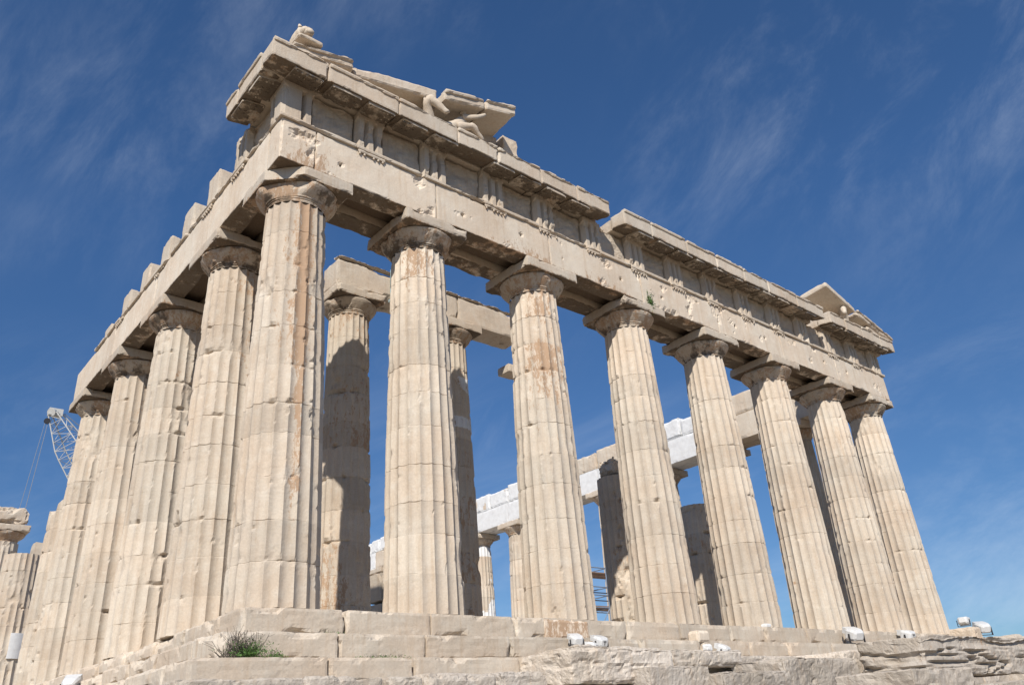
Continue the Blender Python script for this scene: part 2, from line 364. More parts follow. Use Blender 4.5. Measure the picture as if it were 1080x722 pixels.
# --- steps
def steps():
    tops=[0,-.53,-1.03]; 
    for k in range(3):
        zt=tops[k]; zb=zt-(.53 if k==0 else .50); e=-.7*k; parts=[]; rs=np.random.RandomState(50+k)
        # facade blocks
        x=e; first=True
        while x<30.88-e-.3:
            wdt=rs.uniform(1.7,2.6); x1=min(30.88-e,x+wdt)
            if 30.88-e-x1<.8: x1=30.88-e
            isrust=(k==0 and x<8.2<x1)
            ch=.05 if x<7 else .09
            y0=e+rs.uniform(-.008,.008); 
            parts.append(block(x+(.004),x1-.004,y0,e+1.15,zb,zt+rs.uniform(-.006,.006),res=.075 if x<8 else .12,rough=.010,chip=.025,chipf=2.0,thr=.50,chipamp=.6,seed=k*31+x,pat=.16,br=rs.uniform(.36,.56),soff=0,strata=.03,crust=.05))
            x=x1
        y=e+1.15
        while y<68:
            y1=y+rs.uniform(1.7,2.6)*(1 if y<30 else 3)
            parts.append(block(e,e+1.15,y+.004,y1-.004,zb,zt+rs.uniform(-.01,.01),res=.09 if y<20 else .3,rough=.03,chip=.07,chipf=1.5,thr=.44,chipamp=.7,seed=k*37+y,pat=.12,br=rs.uniform(.45,.6)))
            y=y1
        V,F,W=merge(parts); mesh_obj('step',V,F,MB,T,W)
    fl=block(1.15,29.7,1.15,68,-.6,-.012,res=.8,chip=.0,chipamp=0,rough=.0,br=.5); mesh_obj('floor_paving',*fl[:2],MB,T,fl[2])
    nn=block(29.73,30.88,1.16,68,-1.5,0,res=.6,br=.5); mesh_obj('step',*nn[:2],MB,T,nn[2])
    co=block(.0,30.8,.1,67.9,-4.3,-.62,res=1.5,chip=0,chipamp=0,rough=0,br=.5); mesh_obj('foundation_core',*co[:2],MB,T,co[2])
    # brown-stained step block and small infill patch
    b=block(7.46,8.98,-.012,.4,-.50,-.03,res=.08,rough=.004,chip=.015,pat=.60,br=.85); mesh_obj('stained_block',*b[:2],MB,T,b[2])['label']='rust brown block set in the top step'
    b=block(12.35,12.9,-.72,-.3,-.62,-.28,res=.08,rough=.01,chip=.05,pat=.2,br=.72); mesh_obj('fallen_chunk',*b[:2],MB,T,b[2])
steps()
# --- entablature. dir 'x' = facade, 'y' = flank: built along x then swapped
def swap(p): 
    V,F,W=p; return V[:,[1,0,2]],[f[::-1] for f in F],W
AT=11.78; FT=12.95; CT=13.45
def arch_run(cuts,axis,tag_new=None,z0=HZ,z1=AT-.11,face=.035,slabs=3,res=.11,seed=0,crust=.0,soff=.95,depth=1.87,chipamp=.35):
    parts=[]; t=depth/slabs
    for i in range(len(cuts)-1):
        for s in range(slabs):
            nw=tag_new(i,s) if tag_new else 0.
            a=face+s*t+.006; b=face+(s+1)*t-.012*(s<slabs-1)
            a0=cuts[i]+.006; a1=cuts[i+1]-.006
            if i==0 and cuts[0]<.2: a0=(1.0 if s==0 else .66)
            bz=z0+(0 if s!=1 else .24)
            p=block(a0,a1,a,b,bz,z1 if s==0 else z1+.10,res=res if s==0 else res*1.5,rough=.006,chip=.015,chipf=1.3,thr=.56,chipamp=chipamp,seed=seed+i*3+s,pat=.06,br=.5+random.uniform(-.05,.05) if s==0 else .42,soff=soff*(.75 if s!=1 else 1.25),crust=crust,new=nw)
            parts.append(p if axis=='x' else swap(p))
    return parts
cutsx=[.035]+CX[1:7]+[30.845]
def cornerbreak(V):
    # knocked-off lower outside corner above the first capital
    dc=-((V[:,0]-.035)+(V[:,1]-.035)); zz=V[:,2]; lim=-(.30-(zz-10.43)*1.3)+.22*(fbm(V,2.4,4,77)-.5)
    s=np.where((zz<11.1)&(V[:,0]<1.6)&(V[:,1]<1.6),np.maximum(0,dc-lim),0)/2
    V=V.copy(); V[:,0]+=s; V[:,1]+=s; return V
TRX=[.045+.42]; 
mids=[]
for k in range(1,7): TRX.append(CX[k])
TRX.append(30.835-.42); full=[]
for i in range(len(TRX)-1): full+= [TRX[i],(TRX[i]+TRX[i+1])/2]
full.append(TRX[-1]); TRX=full
pa=arch_run(cutsx,'x',seed=3,res=.055)
pa.append(block(.041,.996,.041,.742,HZ,AT-.11,res=.032,rough=.006,chip=.02,chipf=1.3,thr=.5,chipamp=.4,seed=2,pat=.1,br=.5,soff=.7))
V,F,W=merge(pa); W[:,0]+=.26
for i_ in range(14):
    hx=(TRX[i_]+TRX[i_+1])/2+random.uniform(-.2,.2); hz_=11.05+random.uniform(-.12,.12); dd=np.hypot(V[:,0]-hx,V[:,2]-hz_); k_=np.exp(-(dd/.048)**2)*(V[:,1]<.2)*(i_%3!=1); V[:,1]+=.13*k_; W[:,2]+=.9*(k_>.25)  # peg holes: shallow dents, the shade inside painted in as dark colour
V[:,1]+=(V[:,1]<.2)*np.maximum(0,fbm(V,2.2,4,88)-.69)*.6
W[:,1]+=np.where(V[:,1]<.3,np.maximum(0,fbm(V,.5,3,89)-.5)*1.3*sst(-V[:,2],-11.3,-10.5),0)
W[:,1]+=.35*np.exp(-((V[:,0]-1.1)/.9)**2)*(V[:,1]<.3)
arch=mesh_obj('architrave',V,F,MB,T,W)
cutsy=[.75]+CY[1:5]+[CY[4]+.85]
pb=arch_run(cutsy,'y',seed=40)
V,F,W=merge(pb); W[:,0]+=.32; archf=mesh_obj('architrave',V,F,MB,T,W)
# taenia, regulae with guttae, triglyphs, metopes
def taenia(x0,x1,axis,parent,seed,thr=.5):
    parts=[];x=x0
    while x<x1-.1:
        xe=min(x1,x+2.15); parts.append(block(x,xe,.035-.065,.135+.3,AT-.115,AT+.0,res=.07,rough=.004,chip=.015,chipf=2.2,thr=thr,chipamp=.5,seed=seed+x,br=.55)); x=xe
    if axis=='y': parts=[swap(p) for p in parts]
    V,F,W=merge(parts); return mesh_obj('taenia',V,F,MB,parent,W)
def regula(xc,axis,parent,seed):
    rs=np.random.RandomState(int(seed*7)%9999); parts=[]
    if rs.rand()<.12: return
    parts.append(block(xc-.42,xc+.42,.035-.055,.035+.01,AT-.115-.095,AT-.117,res=.06,chip=.012,thr=.5,chipamp=.4,seed=seed,br=.56))
    for g in range(6):
        if rs.rand()<.18: continue
        gx=xc-.35+g*.14; v,f,w_=tube((gx,.035-.02,AT-.207),(gx,.035-.02,AT-.257),.030,8); parts.append((v,f,w_))
    if axis=='y': parts=[swap(p) for p in parts]
    V,F,W=merge(parts); mesh_obj('regula',V,F,MB,parent,W)
def triglyph(xc,axis,parent,seed,ztop=FT,w_=.845,depth=.5,plain=False,lowlight=0):
    # section: five faces with two full glyphs and two half glyphs at the edges
    hw=w_/2; y0=.045
    xs=[]; n=48; X=np.linspace(-hw,hw,n+1); 
    def dep(x):
        t=(x+hw)/w_*6      # units of sixths: glyph centres at 0,2,4,6 -> grooves half-width .5
        dd=[max(0,1-abs(t-c)/.46) for c in (0,2,4,6)]; return .16*max(dd)**.8
    Zs=np.linspace(AT+.0,ztop,26); V=[];
    for z in Zs:
        k=0 if z>ztop-.16 else 1
        for x in X: V.append((xc+x,y0+dep(x)*k*(0.6 if z>ztop-.21 else 1),z))
    V=np.array(V); q=V+seed; bro=np.maximum(0,fbm(q,1.8,4,52)-.56)*.5; V[:,1]+=bro+(fbm(q,6,2,53)-.5)*.012
    m=n+1; F=[[k*m+i,k*m+i+1,(k+1)*m+i+1,(k+1)*m+i] for k in range(25) for i in range(n)]
    nb=len(V); Bk=V.copy(); Bk[:,1]=y0+depth; V=np.vstack([V,Bk])
    F+=[[nb+k*m+i+1,nb+k*m+i,nb+(k+1)*m+i,nb+(k+1)*m+i+1] for k in range(25) for i in range(n)]
    for k in range(25):
        F.append([nb+k*m,k*m,(k+1)*m,nb+(k+1)*m]); F.append([k*m+n,nb+k*m+n,nb+(k+1)*m+n,(k+1)*m+n])
    for i in range(n):
        t_=25*m; F.append([t_+i,t_+i+1,nb+t_+i+1,nb+t_+i]); F.append([i+1,i,nb+i,nb+i+1])
    wr=np.zeros((len(V),4)); wr[:,0]=.47+(fbm(V,1.5,3,54)-.5)*.3; wr[:,1]=.08; wr[:,2]=(fbm(V,1.2,3,55)-.5)*.5
    p=(V,F,wr)
    if axis=='y': p=swap(p)
    return mesh_obj('triglyph',*p[:2],MB,parent,p[2])
def metope(x0,x1,axis,parts,seed,zt=FT,br=.40):
    p=block(x0,x1,.165,.55,AT+.002,zt,res=.07,rough=.04,chip=.02,big=.16,bigf=2.2,seed=seed,br=br,crust=.05,pat=.05)
    parts.append(p if axis=='x' else swap(p))
# backing frieze (behind the metopes)
fparts=[]
for i in range(len(TRX)-1): metope(TRX[i]+.40,TRX[i+1]-.40,'x',fparts,i*3.3)
for i in range(7):
    a=cutsx[i]+.01; b=cutsx[i+1]-.01
    fparts.append(block(max(a,.62),b,.565,1.9,AT+.0,FT-.02,res=.25,seed=i,br=.45))
V,F,W=merge(fparts); frz=mesh_obj('frieze',V,F,MB,T,W)
for i,x in enumerate(TRX):
    triglyph(x,'x',frz,i*2.7)
tn=taenia(-.03,30.91,'x',arch,1.,.52)
for i,x in enumerate(TRX): regula(x,'x',tn,i+1)
tn2=taenia(-.03,CY[4]-1.6,'y',archf,9.,.45)
TRY=[.045+.42,2.66,4.85,6.85,8.80,10.85,12.9,15.0]
for i,y in enumerate(TRY): 
    if i>0: regula(y,'y',tn2,i+31)
fp=[]
metope(.98,2.26,'y',fp,71.,br=.45)
fq=[]; fq.append(swap(block(2.3,3.5,.24,1.3,AT+.002,12.55,res=.1,chip=.08,chipamp=.7,seed=72,br=.5)))
for i,y in enumerate(TRY[2:]):
    fq.append(swap(block(y+.3,y+1.75,.28,1.25,AT+.002,AT+random.uniform(.34,.58),res=.1,chip=.08,chipamp=.6,seed=75+i,br=.5)))
V,F,W=merge(fp); frf=mesh_obj('frieze',V,F,MB,T,W)
for q_ in fq: mesh_obj('frieze_block',q_[0],q_[1],MB,frf,q_[2])
triglyph(TRY[0],'y',frf,61.,depth=.42); triglyph(TRY[1],'y',frf,62.)
for i,y in enumerate(TRY[2:]):
    zt=[13.0,12.95,12.85,12.85,12.8,12.35][i]; hw_=[.42,.45,.42,.42,.44,.42][i]
    p=swap(block(y-hw_,y+hw_,.12,1.15,AT+.003,zt,res=.07,rough=.006,chip=.02,chipf=1.8,thr=.48,chipamp=.5,seed=90+i,br=.58)); mesh_obj('frieze_block',*p[:2],MB,frf,p[2])
# --- cornice
def cornice(x0,x1,axis,seed,endchip=.05):
    parts=[];x=x0; rs=np.random.RandomState(seed)
    while x<x1-.15:
        xe=min(x1,x+rs.uniform(1.35,2.2)); 
        if x1-xe<.6: xe=x1
        # corona
        top=CT+rs.uniform(-.015,.015)
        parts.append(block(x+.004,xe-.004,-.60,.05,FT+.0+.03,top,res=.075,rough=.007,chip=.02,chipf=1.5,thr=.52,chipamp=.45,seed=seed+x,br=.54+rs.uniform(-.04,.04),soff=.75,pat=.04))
        parts.append(block(x+.006,xe-.006,.05,1.9,FT+.002,top-.05,res=.22,rough=.02,seed=seed+x,br=.48))
        # crowning moulding
        parts.append(block(x+.01,xe-.01,-.645,-.45,top-.12,top+.02,res=.08,rough=.004,chip=.03,chipf=1.8,thr=.48,chipamp=.5,seed=seed+x+5,br=.56))
        x=xe
    def post(p):
        V,F,W=p; V=V.copy(); k=(V[:,2]<FT+.2); V[:,2]+=np.where(k,-.12*np.clip((.0-V[:,1])/.66,0,1),0); return V,F,W
    parts=[post(p) for p in parts]
    if axis=='y': parts=[swap(p) for p in parts]
    V,F,W=merge(parts); return mesh_obj('cornice',V,F,MB,T,W)
def mutule(xc,axis,parent,seed):
    w_=.42
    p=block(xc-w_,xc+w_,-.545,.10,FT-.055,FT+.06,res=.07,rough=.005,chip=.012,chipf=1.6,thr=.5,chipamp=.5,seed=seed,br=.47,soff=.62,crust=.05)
    V,F,W=p; V=V.copy(); V[:,2]+=-.12*np.clip((.0-V[:,1])/.66,0,1); q=(V,F,W)
    parts=[q]
    for a in range(6):
        for b in range(3):
            if random.random()<.35: continue
            gx=xc-.33+a*.132; gy=-.48+b*.17; zb=FT-.055-.12*np.clip(-gy/.66,0,1)
            parts.append(tube((gx,gy,zb+.005),(gx,gy,zb-.022),.024,6)); parts[-1][2][:,2]=.62
    if axis=='y': parts=[swap(p) for p in parts]
    V,F,W=merge(parts); mesh_obj('mutule',V,F,MB,parent,W)
MUT=[]
for i in range(len(TRX)-1): MUT+=[TRX[i],(TRX[i]+TRX[i+1])/2]
MUT.append(TRX[-1])
runs=[(-.60,11.45,5),(12.15,25.05,7),(25.55,31.48,9)]
for a,b,s in runs:
    c=cornice(a,b,'x',s)
    for i,x in enumerate(MUT):
        if x-.4>a and x+.35<b and not (s==5 and 3<i<7 and i%2): mutule(x,'x',c,i*1.3+s)
cf=cornice(.06,2.35,'y',12)
for i,y in enumerate([.555,1.6]): mutule(y+.1,'y',cf,i+200.)
# broken frieze backers showing in the cornice gaps
for a,b,z in((11.35,12.2,13.2),(25.0,25.6,13.15)):
    p=block(a,b,.28,1.7,FT-.01,z,res=.09,rough=.04,chip=.12,chipamp=.8,seed=a,br=.55); mesh_obj('cornice_fragment',*p[:2],MB,T,p[2])
# --- pediment remains
def rake(x0,x1,y0,y1,thick,label=None,name='raking_cornice',zbase=13.72,slope=.245,lip=.06,east=True,br=.56,chip=.03,chipamp=.45,seed=0,dz=0.,new=0.):
    ps=[block(x0,x1,y0,y1,-thick,0,res=.08,rough=.01,chip=chip,chipf=1.6,thr=.5,chipamp=chipamp,seed=seed,br=br,soff=.12,pat=.06,new=new)]
    if lip: ps.append(block(x0+.01,x1-.01,y0-lip,y0+.25,-.10,.05,res=.08,rough=.006,chip=.03,chipamp=.4,seed=seed+3,br=.50,pat=.2))
    V,F,W=merge(ps); xx=V[:,0] if east else 30.88-V[:,0]; V=V.copy(); V[:,2]+=zbase+dz+slope*xx
    o=mesh_obj(name,V,F,MB,T,W)
    if label: o['label']=label
    return o
rake(-.05,1.75,-.45,1.2,.30,seed=1)
rake(1.80,4.6,-.32,1.2,.40,seed=2,lip=0,chip=.05,chipamp=.5,label='worn raking slab with broken front edge',dz=.0,br=.60)
rake(4.62,6.15,-.64,1.1,.34,seed=3,zbase=13.24,slope=.29)
rake(6.17,7.45,-.66,1.1,.34,seed=4,br=.72,zbase=13.24,slope=.29)
def tymp(x0,x1,y0,y1,z0,z1,seed,br=.42,name='tympanum_block',**k):
    p=block(x0,x1,y0,y1,z0,z1,res=.1,rough=.02,chip=.05,chipamp=.5,seed=seed,br=br,**k); return mesh_obj(name,*p[:2],MB,T,p[2])
tymp(1.9,4.0,.55,1.2,CT-.02,13.95,1); tymp(4.02,5.9,.55,1.2,CT-.02,14.5,2); tymp(5.92,7.6,.50,1.2,CT-.02,15.1,3)
tymp(7.62,8.35,.28,1.0,CT-.02,15.2,4,br=.62,big=.12)
b=tymp(4.3,5.2,.2,.5,14.2,14.75,5,br=.3)
rake(28.45,31.5,-.62,.9,.28,east=False,seed=21,chip=.05,dz=.02)
rake(29.3,31.4,-.55,.9,.22,east=False,seed=23,dz=-.30,lip=0,br=.5)
p=block(25.85,28.15,-.66,1.15,-.26,0,res=.1,rough=.006,chip=.03,chipamp=.3,seed=24,br=.66)
V=p[0].copy(); V[:,2]+=13.48+.30*(30.88-V[:,0])-.10*(V[:,1]); mesh_obj('raking_cornice',V,p[1],MB,T,p[2])['label']='pale slab tilted over a gap in the cornice'
tymp(27.2,28.6,.35,1.0,CT-.02,14.1,26); tymp(26.0,27.2,.75,1.3,CT-.02,14.3,27); tymp(28.6,30.3,.2,.9,CT-.02,13.9,28,br=.5)
# --- pronaos (inner porch)
def pcolumn(x,y,zt,seed,cap=True,**k):
    return column(x,y,z0=.0,ztop=zt,pat=lambda TH,Z,P:.30+0*Z,crust=lambda TH,Z,P:.06+0*Z,Hfull=10.16,rb=.83,rtp=.66,seed=seed,cap=cap,nth=120,dz=.1,**k)
pcolumn(5.42,6.15,10.13,60,chips=1.5)
pcolumn(9.45,6.15,10.13,61,chips=1.3,newz=lambda TH,Z,P:((Z>6.9)&(Z<8.9)&(fbm(P,.9,2,3)>.42)).astype(float)*1.)
pcolumn(13.6,6.15,9.85,62,chips=1.,cap=False)
p=block(12.12,14.2,5.9,6.6,9.86,10.2,res=.1,rough=.01,chip=.03,chipamp=.3,seed=8,br=.62); mesh_obj('capital_slab',*p[:2],MB,T,p[2])
pcolumn(17.6,6.15,6.45,63,cap=False,broken=False,chips=2.4,label='broken inner column stump with a leaning top drum')
pcolumn(22.55,6.15,5.85,64,cap=False,chips=1.8,label='low broken inner column stump')
p=block(17.0,18.25,5.55,6.7,6.45,7.3,res=.08,rough=.05,chip=.25,chipamp=.9,big=.25,seed=3,br=.62); mesh_obj('drum_fragment',*p[:2],MB,T,p[2])
pp=[]
for a,b,nw in((4.55,9.45,0),(9.46,12.5,0)):
    pp.append(block(a,b,5.42,6.45,11.0,12.0,res=.1,rough=.01,chip=.03,chipf=1.3,thr=.48,chipamp=.5,seed=a,br=.56,soff=.3,pat=.1))
    pp.append(block(a-.02,b+.0,5.34,5.7,12.0,12.11,res=.08,chip=.05,chipamp=.7,thr=.46,seed=a+1,br=.5))
V,F,W=merge(pp); mesh_obj('architrave',V,F,MB,T,W)['label']='inner porch architrave beam on two columns'
st=merge([cbox(6.55,6.65,5.36,5.40,10.9,12.15),cbox(6.85,6.93,5.36,5.40,10.9,12.15),cbox(6.5,7.0,5.34,5.44,10.88,10.97)]); mesh_obj('steel_strap',st[0],st[1],M_clamp,T)
wl=[]
for i in range(3):
    wl.append(block(9.7,11.3+.4*i,11+.03*i,12.2,i*1.08,(i+1)*1.08-.01,res=.2,rough=.03,chip=.05,seed=i,br=.3,crust=.1))
V,F,W=merge(wl); mesh_obj('inner_wall',V,F,MB,T,W)
# --- north colonnade, partly restored in new white marble
for k in range(1,13):
    y=CY[k]; col_new=None
    if k in(7,): col_new=lambda TH,Z,P:((Z<7.4)&(fbm(P,.6,2,5)<.6)|(Z>8.9)).astype(float)
    if k in(4,): col_new=lambda TH,Z,P:((Z>5)).astype(float)*.0
    column(29.86,y,seed=80+k,nth=100,dz=.14,chips=.8,newz=col_new)
cutn=[1.95]+CY[1:13]
def nnew(i,s): return 1. if i in(2,3,4,5,6,7,8,10) else 0.
na=[]
for i in range(len(cutn)-1):
    for s in range(2):
        a=28.98+s*.89; nw=nnew(i,s); res=.16
        na.append(block(a,a+.87,cutn[i]+.006,cutn[i+1]-.006,HZ,AT,res=res,rough=.006,chip=.02,chipamp=.3,seed=i+s,br=.60,new=nw))
V,F,W=merge(na); 
W[:,3]=np.where((W[:,3]>.5)&(fbm(V,.7,3,66)<.74),1.,0.)
nar=mesh_obj('architrave',V,F,MB,T,W); nar['label']='north side architrave restored with white new marble'
nf=[]
tops=[12.75,12.9,12.95,12.55,12.65,12.9,12.95,13.0,12.7,12.9,12.5,12.2]
yy=1.9;i=0
while yy<52:
    y1=yy+random.uniform(1.2,2.3); zt=12.95+random.choice([-.45,-.2,0,0,.05,-.1])
    nf.append(block(29.02,30.7,yy+.01,y1-.01,AT+.004,zt,res=.16,rough=.02,chip=.06,chipamp=.6,seed=yy,br=.60,new=1. if (yy>21 or 9<yy<12) else 0.))
    yy=y1
V,F,W=merge(nf); W[:,3]=np.where((W[:,3]>.5)&(fbm(V,.8,3,67)<.74),1.,0.); mesh_obj('frieze',V,F,MB,T,W)
# --- rough foundation course under the third step
fb=[(-1.75,.35,-1.50,-2.15,.0),( .37,1.95,-1.52,-2.2,.0),(1.97,2.75,-1.5,-2.12,0),(2.77,4.3,-1.5,-2.25,0),(4.32,5.95,-1.49,-2.15,0)]
def rough_block(x0,x1,y0,y1,z0,z1,seed,big=.25,res=.055,br=.52,strata=0.,pat=.0,tilt=0.,crust=-.05,bigf=1.1,rough=.03,chipamp=.9,thr=.45):
    p=block(x0,x1,y0,y1,z0,z1,res=res,rough=.004,chip=.06,chipf=1.0,thr=.42,chipamp=.35,big=big*.45,bigf=bigf,seed=seed,br=br,strata=strata*1.1,pat=pat,crust=crust)
    V=p[0]; c=V.mean(0); e=np.maximum(V.max(0)-V.min(0),1e-3)/2; dr=(V-c)/e; dr/=np.linalg.norm(dr,axis=1,keepdims=True)+1e-9
    q=V+seed*3.1; pit=-np.maximum(0,fbm(q,6,4,61,.6)-.55)*.16-(fbm(q,16,3,62,.6)-.5)*.02-np.abs(fbm(q,.8,2,63)-.5)*.14
    p=(V+dr*pit[:,None],p[1],p[2])
    V=p[0]
    if tilt: V=rot_about(V,((x0+x1)/2,(y0+y1)/2,z0),'Y',tilt)
    return V,p[1],p[2]
def fblock(*a,name='foundation_block',label=None,**k):
    V,F,W=rough_block(*a,**k); o=mesh_obj(name,V,F,MR,T,W)
    if label: o['label']=label
    return o
for i,(a,b,zt,yf,_) in enumerate([(-1.95,.1,-1.42,-2.45,0),(.12,1.6,-1.40,-2.4,0),(1.62,2.35,-1.42,-2.45,0),(2.37,4.0,-1.38,-2.42,0),(4.02,5.3,-1.36,-2.4,0)]):
    fblock(a,b,yf,-1.3,-2.75,zt,seed=i*3.1,big=.16,strata=.05)
for i in range(9):
    fblock(-3.2+i*2.1+.02,-1.12+i*2.1,-2.9,-1.2,-4.3,-2.7,seed=60+i,big=.3,res=.14)
for i in range(9):
    fblock(-2.9,-1.5,-1.9+i*2.2+.01,.28+i*2.2,-2.2,-1.52+random.uniform(-.05,.03),seed=30+i,big=.1,res=.1,rough=.02)
    fblock(-3.4,-1.5,-1.9+i*2.2+.01,.28+i*2.2,-4.3,-2.2,seed=40+i,big=.2,res=.2)
# eroded masonry to the right of the clean steps
fblock(5.4,8.6,-2.9,-.75,-1.75,-.98,seed=7.,big=.30,strata=.10,label='pale eroded block hollowed beneath',br=.78,pat=.12)
fblock(6.6,9.6,-1.9,-.65,-1.2,-.80,seed=8.,big=.22,strata=.08,br=.58)
fblock(9.5,12.4,-2.1,-.9,-1.4,-.88,seed=9.,big=.28,strata=.08,br=.55)
fblock(12.3,15.2,-1.9,-1.2,-1.5,-1.0,seed=10.,big=.22,strata=.08,br=.55)
fblock(7.2,9.3,-3.3,-1.6,-2.75,-1.36,seed=11.,big=.25,br=.40)
fblock(9.2,12.0,-3.6,-1.6,-2.75,-1.50,seed=12.,big=.30,br=.30,crust=.24,bigf=1.5)
fblock(11.9,15.6,-3.4,-1.8,-2.75,-1.20,seed=13.,big=.38,br=.30,crust=.24,bigf=1.5)
fblock(15.5,17.6,-3.0,-1.3,-2.9,-1.0,seed=14.,big=.08,br=.78)
fblock(5.2,7.3,-3.1,-1.5,-4.3,-1.72,seed=15.,big=.3)
for i in range(9): fblock(7.2+i*2.9,10.1+i*2.9,-3.6,-1.4,-4.4,-2.6,seed=70+i,big=.3,res=.16)
for i in range(7): fblock(17.5+i*2.3,19.75+i*2.3,-2.2,-1.3,-2.65,-1.5,seed=80+i,big=.1,res=.16)
del p
# ------------------------------------------------------------------ boulders at the right
def boulder(x0,x1,y0,y1,z0,z1,label,seed,big=.5,strata=.25,tilt=0.,br=.5,group=None,res=.09,pat=.0,bigf=.7,name='boulder'):
    V,F,W=rough_block(x0,x1,y0,y1,z0,z1,seed,big=big,strata=strata,tilt=tilt,br=br,res=res,pat=pat,bigf=bigf,chipamp=1.6,thr=.40,rough=.05)
    return tag(mesh_obj(name,V,F,MR,None,W),label,name if name!='loose_stone' else 'stone',group)
boulder(15.2,23.4,-5.3,-3.4,-1.95,-.84,'large banded limestone boulder lying right of the steps, brown streaked',101,big=.35,strata=.60,tilt=0,br=.36,pat=.30,res=.055)
boulder(12.4,15.6,-6.2,-4.2,-2.9,-1.70,'low grey rounded rock in front of the banded boulder',102,big=.4,strata=.1,br=.48)
boulder(14.5,21.5,-5.9,-3.4,-4.3,-2.05,'wide grey rock supporting the banded boulder from below',103,big=.5,br=.42,res=.14)
for i,(x,y,z,s_) in enumerate([(27,-1.6,-.62,.9),(29.5,-2.3,-.5,1.0),(31.8,-1.2,-.2,1.1),(34.2,-2.0,-.3,1.3),(33.0,.8,-.1,.9),(36.5,-.6,-.1,1.3),(39,-1.,-.3,1.6),(31.5,-3.4,-1.0,1.5),(35.5,-4.,-1.,1.8)]):
    boulder(x-s_,x+s_,y-s_*.8,y+s_*.8,-4.3,z,['pale','small','square','broad','low','second broad','farthest','front','front broad'][i]+' rubble rock heaped at the far right end',110+i,big=.5,br=.55,group='rubble rocks at the far right end',res=.16)
# far-left ruin wall behind the stumps
V=[];pr=[]
for i in range(9):
    for j in range(12):
        if j>9+(i*7%3): continue
        pr.append(rough_block(3.4+i*1.1,4.5+i*1.1,46+(j%2)*.2,47.5,j*1.02,j*1.02+1.0,200+i*13+j,big=.15,res=.4,br=.42,pat=.1))
a_,b_,c_=merge(pr); mesh_obj('inner_wall',a_,b_,MB,T,c_)
# block on the far capital, white patch on the stump
p=block(.15,1.95,CY[8]-.9,CY[8]+.9,9.215,10.2,res=.12,rough=.03,chip=.1,chipamp=1.2,thr=.4,seed=5,br=.5,crust=.1)
mesh_obj('architrave_fragment',*p[:2],MB,T,p[2])
# ------------------------------------------------------------------ floodlights
def floodlight(pos,yaw_,tilt,s,label,mark=None):
    o=empty('floodlight',pos); tag(o,label,'lamp','white floodlights along the steps')
    def add(name,parts,m,parent=o):
        V,F,W=merge(parts); V=V*s
        R=np.array(Matrix.Rotation(yaw_,3,'Z'))@(np.array(Matrix.Rotation(tilt,3,'X')) if name!='bracket' else np.eye(3)); V=V@R.T+np.array([0,0,.16*s]); 
        me=bpy.data.meshes.new(name); me.from_pydata(V.tolist(),[],F); me.materials.append(m); q=bpy.data.objects.new(name,me); C.objects.link(q); q.parent=o; return q
    # housing: bevelled body with rounded back, front bezel, glass, hood
    th=np.linspace(0,PI,9); prof=[(-.15,-.11)]+[(-.15*math.cos(t),-.11+.0) for t in []]
    sec=[(-.13,-.12),(-.165,-.07),(-.165,.07),(-.13,.12),(.13,.12),(.165,.07),(.165,-.07),(.13,-.12)]
    V=[];sz=[(-.13,1.0),(-.10,1.05),(.0,1.0),(.07,.85),(.11,.55)]
    for y,k in sz: V+=[(a*k,y,b*k) for a,b in sec]
    F=[]; n=8
    for r in range(len(sz)-1): F+=[[r*n+i,r*n+(i+1)%n,(r+1)*n+(i+1)%n,(r+1)*n+i] for i in range(n)]
    F+=[list(range(n))[::-1],[4*n+i for i in range(n)]]
    V=np.array(V); add('housing',[(V,F,np.zeros((len(V),4)))],M_white)
    add('glass',[cbox(-.125,.125,-.140,-.128,-.085,.085)],M_glass)
    add('hood',[cbox(-.16,.16,-.24,-.13,.105,.118),cbox(-.165,-.155,-.22,-.13,.0,.118),cbox(.155,.165,-.22,-.13,.0,.118)],M_white)
    add('bracket',[cbox(-.20,-.185,-.02,.02,-.16,.03),cbox(.185,.20,-.02,.02,-.16,.03),cbox(-.2,.2,-.025,.025,-.17,-.155)],M_black)
    return o

def mark(o,s,glyph):
    # small dark emblem on the back of the housing
    for k,(a,b,c,e) in enumerate(glyph):
        pass
LT=[((7.50,-1.0,-.80),2.9,-.35,1.15,'left white floodlight of the pair beside the brown stained step block'),
    ((7.86,-1.15,-.93),3.5,-.2,1.0,'lower white floodlight of the pair beside the brown stained step block'),
    ((8.30,-1.0,-.84),3.1,-.3,1.25,'upright white floodlight with dark mark, just right of the pair'),
    ((12.95,-1.05,-1.02),3.3,-.4,1.35,'white floodlight in the middle of the eroded step, tilted up'),
    ((21.1,-.55,-.52),2.8,-.35,2.0,'large white floodlight on black bracket near the second last column'),
    ((25.2,-.45,-.45),3.0,-.2,1.9,'white floodlight peeping over the top of the banded boulder'),
    ((31.3,-.8,-.12),2.6,-.35,2.0,'white floodlight below the far right corner of the temple'),
    ((30.7,-.3,.28),1.7,.15,1.6,'uppermost floodlight at the far right corner, against the sky'),
    ((-1.15,6.6,-.97),2.5,-.5,1.35,'white floodlight with dark mark at the lower left edge')]
for i,(p_,yw,tl,s_,lb) in enumerate(LT):
    s_*=.8; o=floodlight(p_,yw,tl,s_,lb)
    if i in(2,3,5,8):
        V,F,W=merge([cbox(-.045,.045,.112,.118,.028,.042),cbox(-.008,.008,.112,.118,-.045,.028)]); V=V*s_*1.0
        R=np.array(Matrix.Rotation(yw,3,'Z'))@np.array(Matrix.Rotation(tl,3,'X')); V=V@R.T+np.array([0,0,.16*s_])
        me=bpy.data.meshes.new('emblem'); me.from_pydata(V.tolist(),[],F); me.materials.append(M_black); q=bpy.data.objects.new('emblem',me); C.objects.link(q); q.parent=o
